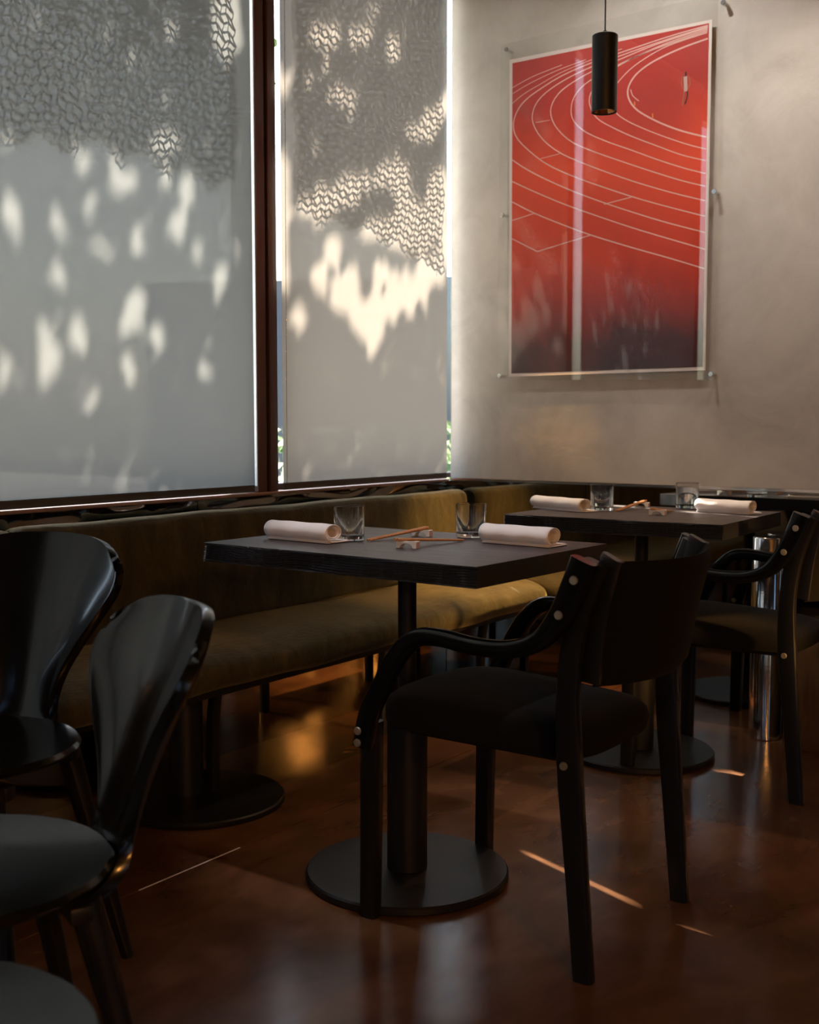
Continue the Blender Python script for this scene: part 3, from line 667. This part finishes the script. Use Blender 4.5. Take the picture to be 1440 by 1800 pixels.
# ================================================================== ARMCHAIRS
def armchair(label):
    cx, cy = 2.120, 1.21
    t = thing('armchair', label, 'chair', (cx, cy, 0))
    def Y(pts): return [(p[0] - cy,) + tuple(p[1:]) for p in pts]
    for s in (-1, 1):
        bm = bmesh.new()          # rear leg continuing into the back upright
        sweep_yz(bm, Y([(0.955, 0.0, 0.040), (0.972, 0.20, 0.044), (0.990, 0.42, 0.050), (0.992, 0.56, 0.044), (0.975, 0.68, 0.046), (0.938, 0.786, 0.048)]), s * 0.226, 0.026, 0.045, 36)
        o = link('rear_leg', bm, M['black_wood'], t)
        bm = bmesh.new(); sweep_yz(bm, Y([(1.455, 0.0, 0.040), (1.452, 0.2, 0.043), (1.450, 0.42, 0.047)]), s * 0.226, 0.034, 0.045, 12)
        link('front_leg', bm, M['black_wood'], t)
        bm = bmesh.new()          # bent armrest: bolted to the upright, sweeps forward and down to the front leg
        sweep_yz(bm, Y([(0.950, 0.792, 0.050), (0.972, 0.735, 0.050), (1.000, 0.680, 0.046), (1.040, 0.636, 0.038), (1.10, 0.614, 0.034), (1.18, 0.610, 0.034), (1.26, 0.618, 0.034),
                         (1.315, 0.612, 0.037), (1.360, 0.575, 0.040), (1.400, 0.510, 0.042), (1.436, 0.440, 0.044), (1.452, 0.370, 0.044)]), s * 0.253, 0.028, 0.036, 60)
        ar = link('armrest', bm, M['lacquer'], t)
        for (by, bz) in ((0.964, 0.756), (0.994, 0.690), (1.4555, 0.405), (1.4565, 0.380)):
            bm = bmesh.new(); x = s * 0.267
            cyl(bm, (x, by - cy, bz), (x + s * 0.003, by - cy, bz), 0.0085, 0.0075, 18)
            cyl(bm, (x + s * 0.003, by - cy, bz), (x + s * 0.0034, by - cy, bz), 0.0030, 0.0030, 8)
            bo = link('bolt', bm, M['bolt'], ar)
        bm = bmesh.new(); x = s * 0.239
        cyl(bm, (x, 0.995 - cy, 0.405), (x + s * 0.004, 0.995 - cy, 0.405), 0.0080, 0.0070, 18); link('bolt', bm, M['bolt'], o)
        bm = bmesh.new()          # laminated end cap between upright and backrest
        sweep_yz(bm, Y([(0.960, 0.560, 0.040), (0.945, 0.68, 0.040), (0.918, 0.792, 0.044)]), s * 0.204, 0.020, 0.04, 14); bpst = link('back_post', bm, M['black_wood'], t)
        bm = bmesh.new(); sweep_yz(bm, Y([(0.9225, 0.784, 0.043), (0.9172, 0.7945, 0.043)]), s * 0.204, 0.0195, 0.04, 2); link('end_cap', bm, M['cap'], bpst)
    # seat
    bm = bmesh.new(); n = 56
    def outline(a, sc):
        ca, sa = math.cos(a), math.sin(a); e = 0.38
        x = math.copysign(abs(ca) ** e, ca); y = math.copysign(abs(sa) ** e, sa)
        wx = 0.206 + 0.012 * y
        if y > 0.6 : wx += 0.0
        return x * wx * sc, 1.225 - cy + y * 0.238 * sc + (0.02 * (1 - x * x) if y > 0 else 0)
    layers = [(0.90, 0.398), (0.985, 0.402), (1.0, 0.415), (1.0, 0.432), (0.985, 0.446), (0.93, 0.458), (0.80, 0.466), (0.55, 0.470), (0.25, 0.472)]
    rings = []
    for sc, z in layers:
        r = []
        for i in range(n):
            x, y = outline(2 * math.pi * i / n, sc)
            zz = z + (0.010 * (y / 0.24) ** 1 * (1 if z > 0.43 else 0.2)) - (0.006 * (1 - (x / 0.2) ** 2) if z < 0.41 else 0)
            r.append(bm.verts.new((x, y, zz)))
        rings.append(r)
    for A, Bq in zip(rings, rings[1:]):
        for i in range(n): bm.faces.new((A[i], A[(i + 1) % n], Bq[(i + 1) % n], Bq[i]))
    bm.faces.new(rings[0][::-1]); bm.faces.new(rings[-1])
    link('seat', bm, M['black_fabric'], t)
    for s in (-1, 1): box('seat_rail', s * 0.150 - 0.010, s * 0.150 + 0.010, 1.03 - cy, 1.40 - cy, 0.385, 0.402, M['black_wood'], t, 0.002)
    # curved padded backrest
    bm = bmesh.new(); nu, nv = 36, 14
    def back(u, v, side):
        x = (u - 0.5) * 2 * 0.206; bul = 0.058 * (1 - (x / 0.206) ** 2)
        z = 0.548 + v * 0.236 + (0.004 * (x / 0.2) ** 2)
        yb = 0.966 - 0.050 * v ** 1.6 - 0.002
        pad = 0.015 * (1 - abs(2 * v - 1) ** 6) ** 0.5 * (1 - abs(2 * u - 1) ** 8) ** 0.4 + 0.001
        return Vector((x, yb - cy - bul + side * pad - 0.01, z))
    f = [[bm.verts.new(back(i / nu, j / nv, 1)) for i in range(nu + 1)] for j in range(nv + 1)]
    k = [[bm.verts.new(back(i / nu, j / nv, -1)) for i in range(nu + 1)] for j in range(nv + 1)]
    for j in range(nv):
        for i in range(nu):
            bm.faces.new((f[j][i], f[j][i + 1], f[j + 1][i + 1], f[j + 1][i])); bm.faces.new((k[j][i + 1], k[j][i], k[j + 1][i], k[j + 1][i + 1]))
    for i in range(nu): bm.faces.new((f[0][i + 1], f[0][i], k[0][i], k[0][i + 1])); bm.faces.new((f[nv][i], f[nv][i + 1], k[nv][i + 1], k[nv][i]))
    for j in range(nv): bm.faces.new((f[j][0], f[j + 1][0], k[j + 1][0], k[j][0])); bm.faces.new((f[j + 1][nu], f[j][nu], k[j][nu], k[j + 1][nu]))
    link('backrest', bm, M['black_fabric'], t)
    return t
ch1 = armchair('black armchair with bent arms in front of the nearer table')
ch2 = copy_tree(ch1); ch2.location = (3.37, 1.205, 0); ch2['label'] = 'black armchair cut by the right edge of the frame, at the table under the pendant'
ch1['group'] = ch2['group'] = 'black bentwood armchairs'

# ================================================================== SHELL CHAIRS (foreground left)
def shell_chair(label, loc, rz):
    t = thing('shell_chair', label, 'chair', loc, rz, 'black lacquered shell chairs at the left')
    # profile rows: (z, y, half width, wrap)
    rows = [(0.395, -0.110, 0.085, 0.004), (0.405, -0.165, 0.085, 0.006), (0.435, -0.205, 0.074, 0.010), (0.48, -0.226, 0.066, 0.018), (0.54, -0.245, 0.085, 0.030),
            (0.60, -0.265, 0.122, 0.046), (0.66, -0.286, 0.158, 0.060), (0.71, -0.306, 0.180, 0.068), (0.755, -0.322, 0.183, 0.068), (0.790, -0.333, 0.168, 0.062)]
    R = spline(rows, 40); nu = 40; bm = bmesh.new()
    ztop = rows[-1][0]
    def pt(u, v):
        k = v * 40; i = min(int(k), 39); f_ = k - i; z, y, w, wr_ = [a * (1 - f_) + b * f_ for a, b in zip(R[i], R[i + 1])]
        s = u * 2 - 1; 
        drop = 0.048 * abs(s) ** 3.0 * max(0, (v - 0.55) / 0.45) ** 1.2
        return Vector((math.sin(s * 1.15) / math.sin(1.15) * w, y + wr_ * (1 - math.cos(s * 1.25)) / (1 - math.cos(1.25)), z - drop))
    grid_surface(bm, pt, nu, 60)
    sh = link('back_shell', bm, M['lacquer'], t)
    md = sh.modifiers.new('ply', 'SOLIDIFY'); md.thickness = 0.017; md.offset = 0
    md = sh.modifiers.new('round', 'BEVEL'); md.width = 0.005; md.segments = 3; md.limit_method = 'ANGLE'; md.angle_limit = math.radians(50)
    bm = bmesh.new()
    prof = [(0, 0.425), (0.10, 0.427), (0.17, 0.432), (0.200, 0.441), (0.206, 0.449), (0.200, 0.456), (0.17, 0.450), (0.10, 0.444), (0, 0.442)]
    lathe(bm, prof, 56); 
    for v_ in bm.verts: v_.co.y *= 0.96
    link('seat', bm, M['lacquer'], t)
    bm = bmesh.new(); bx(bm, -0.06, 0.06, -0.13, 0.10, 0.408, 0.424, 0.004)
    bx(bm, -0.16, 0.16, 0.09, 0.12, 0.400, 0.424, 0.003); bx(bm, -0.16, 0.16, -0.13, -0.10, 0.404, 0.426, 0.003); link('under_frame', bm, M['black_metal'], t)
    for sx in (-1, 1):
        for sy in (-1, 1):
            bm = bmesh.new(); cyl(bm, (sx * 0.205, sy * 0.200 - .01, 0.0), (sx * 0.135, sy * 0.125, 0.425), 0.012, 0.022, 20, 0.002); link('leg', bm, M['black_wood'], t)
    return t
def face(dx, dy): return math.atan2(dy, dx) - math.pi / 2      # local +y looks along (dx,dy)
# A: turned away from the camera; B: facing left; C: only its seat in view
dA = -F3 * 0.97 - R3 * 0.20
cA = F3 * 2.03 - R3 * 0.80
sA = shell_chair('black shell chair at the left edge, furthest of the shell chairs, standing before the bench', (cA.x, cA.y, 0), face(dA.x, dA.y))
cB = F3 * 1.52 - R3 * 0.60
sA.scale = (1.03, 1.03, 1.03)
sB = shell_chair('black shell chair in the left foreground, its hollow back opening to the left', (cB.x, cB.y, 0), face(-R3.x * 0.85 - 0.53 * F3.x, -R3.y * 0.85 - 0.53 * F3.y))
cC = F3 * 1.03 - R3 * 0.485
sB.scale = (1.0, 1.0, 0.985)
sC = shell_chair('black shell chair of which only the round seat shows in the bottom left corner', (cC.x, cC.y, 0), face(R3.x * 0.9 + F3.x * 0.3, R3.y * 0.9 + F3.y * 0.3))

# ================================================================== PENDANT
P = ray(1063, 130) * 3.38 + C0
pend = thing('pendant_lamp', 'matt black cylinder pendant lamp hanging on a thin cord before the red print', 'lamp', (P.x, P.y, P.z))
Hh = 132 * 3.38 / FPX / 2; Rr = 22.5 * 3.38 / FPX
bm = bmesh.new()
lathe(bm, [(0, Hh), (Rr - 0.002, Hh), (Rr, Hh - 0.002), (Rr, -Hh), (Rr - 0.003, -Hh), (Rr - 0.004, -Hh + 0.02), (Rr - 0.004, -Hh + 0.03), (0, -Hh + 0.031)], 48)
link('shade', bm, M['black_metal'], pend)
bm = bmesh.new(); lathe(bm, [(Rr - 0.0045, -Hh + 0.004), (Rr - 0.012, -Hh + 0.026), (0.012, -Hh + 0.029)], 40); link('reflector_ring', bm, M['reflector'], pend)
bm = bmesh.new(); cyl(bm, (0, 0, -Hh + 0.021), (0, 0, -Hh + 0.030), 0.016, n=24); link('bulb', bm, M['bulb'], pend)
bm = bmesh.new(); cyl(bm, (0, 0, Hh), (0, 0, ZC - P.z), 0.0022, n=8); link('cord', bm, M['gasket'], pend)
bm = bmesh.new(); cyl(bm, (0, 0, Hh), (0, 0, Hh + 0.012), 0.006, n=12); link('cord_grip', bm, M['black_metal'], pend)
def spot(name, loc, target, power, col, size, blend=0.6, soft=0.03):
    l = bpy.data.lights.new(name, 'SPOT'); l.energy = power; l.color = col; l.spot_size = math.radians(size); l.spot_blend = blend; l.shadow_soft_size = soft
    o = bpy.data.objects.new(name, l); COL.objects.link(o); o.location = loc
    o.rotation_euler = (Vector(target) - Vector(loc)).to_track_quat('-Z', 'Y').to_euler(); return o
spot('pendant_light', (P.x, P.y, P.z - Hh + 0.018), (P.x + 0.02, P.y + 0.05, 0), 22, (1.0, 0.62, 0.30), 80, 0.7, 0.012)

# ceiling spotlights (above the frame) that wash the plaster and the tables
def ceiling_spot(label, loc, target, power, col, size, blend=0.7, soft=0.03):
    t = thing('ceiling_spotlight', label, 'lamp', loc, 0, 'ceiling spotlights above the frame')
    d = (Vector(target) - Vector(loc)).normalized(); bm = bmesh.new()
    p0 = Vector((0, 0, 0)); 
    cyl(bm, p0 - d * 0.13, p0 - d * 0.012, 0.035, n=24, bev=0.002); link('lamp_head', bm, M['black_metal'], t)
    bm = bmesh.new(); cyl(bm, p0 - d * 0.07, (0, 0, ZC - loc[2]), 0.008, n=10); link('stem', bm, M['black_metal'], t)
    bm = bmesh.new(); cyl(bm, p0 - d * 0.012, p0 - d * 0.008, 0.026, n=20); link('lens', bm, M['bulb'], t)
    spot('spot_beam', loc, target, power, col, size, blend, soft)
ceiling_spot('black ceiling spotlight washing the plaster wall near the window corner', (3.02, 2.35, 2.85), (3.83, 2.10, 1.65), 11, (1.0, 0.96, 0.90), 95)
ceiling_spot('black ceiling spotlight washing the plaster wall above the pendant table', (3.02, 1.62, 2.85), (3.83, 1.55, 1.65), 30, (1.0, 0.94, 0.87), 90)
ceiling_spot('black ceiling spotlight washing the plaster wall to the right of the frame', (3.00, 1.00, 2.85), (3.83, 1.15, 1.5), 26, (1.0, 0.86, 0.76), 60)
ceiling_spot('black ceiling spotlight aimed at the front table', (1.70, 1.25, 2.9), (2.12, 1.50, 0.77), 75, (1.0, 0.92, 0.92), 24)
ceiling_spot('black ceiling spotlight aimed at the bench end', (3.35, 1.6, 2.9), (3.62, 2.20, 0.44), 700, (1.0, 0.50, 0.13), 20)
ceiling_spot('low amber spotlight added out of view behind the camera, aimed under the bench', (2.62, -2.60, 1.45), (3.22, 2.15, 0.22), 950, (1.0, 0.48, 0.13), 9, 0.9, 0.12)  # unseen amber spot, added to warm the bench front and the floor below
# unseen amber globes added behind the camera so floor and mirrors reflect an orange glow
for i, (x, y, z) in enumerate([(-0.15, -1.6, 1.9), (-2.4, -2.6, 1.9)]):
    t = thing('added_globe_lamp', ['added amber globe lamp behind the camera, nearer one', 'added amber globe lamp behind the camera, far corner one'][i], 'lamp', (x, y, z))
    bm = bmesh.new(); bmesh.ops.create_uvsphere(bm, u_segments=24, v_segments=16, radius=0.10); link('glow_globe', bm, M['globe'], t)
    bm = bmesh.new(); cyl(bm, (0, 0, 0.10), (0, 0, ZC - z), 0.004, n=8); link('cord', bm, M['gasket'], t)

# ================================================================== RED TRACK PRINT IN ACRYLIC
XP = XW - 0.022 - 0.030
art = thing('wall_print', 'large red running-track print under clear acrylic on the plaster wall', 'picture', (XP, 1.89, 1.20))
OA = Vector((XP, 1.89, 1.20))
def A_(u, v, dx=0.0):                                            # zoomed trace -> point on the print plane
    p = pX(840 + u / 2.368, v / 2.368, XP - dx); return Vector((-dx, p.y - OA.y, p.z - OA.z))
def quad_plate(name, c4, x0, x1, m, bev=0.0):
    bm = bmesh.new(); a = [bm.verts.new((x0, c.y, c.z)) for c in c4]; b = [bm.verts.new((x1, c.y, c.z)) for c in c4]
    bm.faces.new(a); bm.faces.new(b[::-1])
    for i in range(4): bm.faces.new((a[i], b[i], b[(i + 1) % 4], a[(i + 1) % 4]))
    return link(name, bm, m, art, smooth=False)
c_out = [A_(131, 249), A_(975, 80), A_(946, 1541), A_(128, 1568)]
c_in = [A_(144, 263), A_(962, 96), A_(936, 1527), A_(139, 1555)]
quad_plate('white_border', c_out, 0.002, 0.004, M['print_white'])['label'] = 'thin white border'
quad_plate('printed_sheet', c_in, 0.001, 0.0025, M['print'])['label'] = 'red printed track surface darkening to maroon at the foot'
sheet = quad_plate('acrylic_sheet', [A_(102, 190), A_(1003, -25), A_(990, 1582), A_(82, 1580)], -0.0085, -0.0025, M['acrylic'])
sheet['label'] = 'clear glossy acrylic sheet'
def clip_in(p): 
    return p
def line(pts, w=0.0042, m='print_line', n=40, name='track_line', x=0.0002):
    bm = bmesh.new(); Q = [A_(*p) for p in (spline(pts, n) if len(pts) > 2 else pts)]; rows = []
    for i, p in enumerate(Q):
        a = Q[max(i - 1, 0)]; b = Q[min(i + 1, len(Q) - 1)]; d = (b - a).normalized(); s = Vector((0, -d.z, d.y)) * w / 2
        rows.append([bm.verts.new(Vector((xx, (p + k * s).y, (p + k * s).z))) for xx, k in ((0.0008 - x, -1), (0.0008 - x, 1), (0.0012, 1), (0.0012, -1))])
    for A, Bq in zip(rows, rows[1:]):
        for i in range(4): bm.faces.new((A[i], A[(i + 1) % 4], Bq[(i + 1) % 4], Bq[i]))
    bm.faces.new(rows[0]); bm.faces.new(rows[-1][::-1])
    return link(name, bm, M[m], art, smooth=False)
line([(958, 160), (860, 195), (770, 235), (700, 275), (650, 320), (625, 370), (630, 415), (660, 455), (710, 487), (780, 520), (860, 548), (951, 570)], 0.0055)
line([(636, 372), (645, 398), (670, 420)], 0.003, n=10)
line([(950, 620), (880, 603), (780, 570), (690, 535), (620, 502), (575, 468), (560, 420), (566, 370), (598, 325), (650, 275), (730, 222), (810, 183), (955, 135)], 0.0035)
line([(949, 668), (850, 645), (740, 605), (640, 567), (560, 530), (500, 495), (470, 450), (466, 400), (500, 340), (560, 290), (650, 240), (760, 195), (956, 128)], 0.0036)
line([(948, 722), (860, 700), (750, 665), (640, 625), (540, 590), (450, 550), (400, 505), (388, 458), (400, 405), (440, 355), (500, 315), (580, 272), (680, 225), (790, 178), (957, 121)], 0.0037)
line([(947, 775), (850, 752), (720, 712), (600, 672), (480, 630), (390, 590), (330, 535), (304, 480), (310, 430), (345, 380), (410, 333), (490, 290), (600, 243), (750, 182), (957, 115)], 0.0038)
line([(946, 835), (820, 805), (680, 765), (560, 725), (440, 680), (340, 635), (270, 580), (232, 520), (228, 470), (250, 420), (300, 372), (380, 322), (480, 275), (620, 222), (800, 160), (958, 110)], 0.0038)
line([(946, 900), (820, 868), (680, 830), (540, 785), (400, 735), (290, 685), (210, 625), (160, 570), (148, 515), (165, 460), (200, 415), (260, 370), (350, 315), (470, 262), (620, 210), (800, 150), (958, 105)], 0.0039)
line([(945, 967), (800, 930), (650, 885), (500, 835), (370, 785), (260, 735), (190, 697), (143, 665)], 0.0040)
line([(944, 1037), (800, 995), (650, 950), (500, 900), (360, 850), (240, 800), (142, 755)], 0.0040)
line([(942, 1118), (800, 1075), (640, 1030), (470, 978), (340, 930), (230, 885), (142, 840)], 0.0042)
for pts in ([(144, 430), (190, 392), (260, 350), (350, 300), (470, 250), (600, 203)], [(144, 390), (220, 345), (330, 293), (450, 248)], [(144, 365), (230, 318), (350, 270)]): line(pts, 0.0022)
line([(142, 918), (235, 888)], 0.0030); line([(141, 993), (248, 1047)], 0.0036); line([(248, 1047), (470, 978)], 0.0034)
line([(525, 850), (640, 820)], 0.0030); line([(262, 660), (340, 640)], 0.0022); line([(240, 510), (300, 500)], 0.0018)
for c in ((652, 432), (727, 482)): line([(c[0], c[1] - 10), (c[0] + 1, c[1] + 8)], 0.004, 'print_cone', name='traffic_cone')
# printed runner
line([(866, 300), (866, 335)], 0.0058, 'print_dark', name='runner_hair'); line([(864, 318), (866, 380)], 0.012, 'print_kit', name='runner_top', x=0.0004)
line([(852, 318), (848, 350), (856, 372)], 0.0035, 'print_skin', 8, 'runner_arm', 0.0003); line([(878, 318), (884, 348), (874, 366)], 0.0035, 'print_skin', 8, 'runner_arm', 0.0003)
line([(860, 376), (856, 408), (852, 438)], 0.0048, 'print_skin', 8, 'runner_leg', 0.0003); line([(872, 376), (872, 402), (862, 434)], 0.0045, 'print_dark', 8, 'runner_leg', 0.0003)
for q in ((126, 210), (109, 897), (97, 1566), (976, 1558), (990, 800), (1028, 15)):
    p = A_(*q); bm = bmesh.new()
    cyl(bm, (-0.013, p.y, p.z), (0.030, p.y, p.z), 0.0055, n=16); cyl(bm, (-0.016, p.y, p.z), (-0.0095, p.y, p.z), 0.0085, n=20, bev=0.001)
    link('standoff_bolt', bm, M['steel'], art)

# ================================================================== SMALL THINGS BY THE MIRROR
bm = bmesh.new(); lathe(bm, [(0, 0), (0.048, 0), (0.052, 0.003), (0.052, 0.66), (0.049, 0.664), (0, 0.664)], 56)
o = link('steel_post', bm, M['steel'], None, loc=(3.755, 1.245, 0)); tag(o, 'polished steel cylinder standing against the mirror behind the right armchair', 'column')
t = thing('low_cabinet', 'low brown wooden block at the right edge beside the steel cylinder', 'cabinet', (3.74, 0.98, 0))
box('carcass', -0.08, 0.078, -0.18, 0.175, 0.0, 0.36, M['wood_box'], t, 0.003); box('cabinet_top', -0.083, 0.080, -0.185, 0.18, 0.36, 0.38, M['wood_box'], t, 0.003)
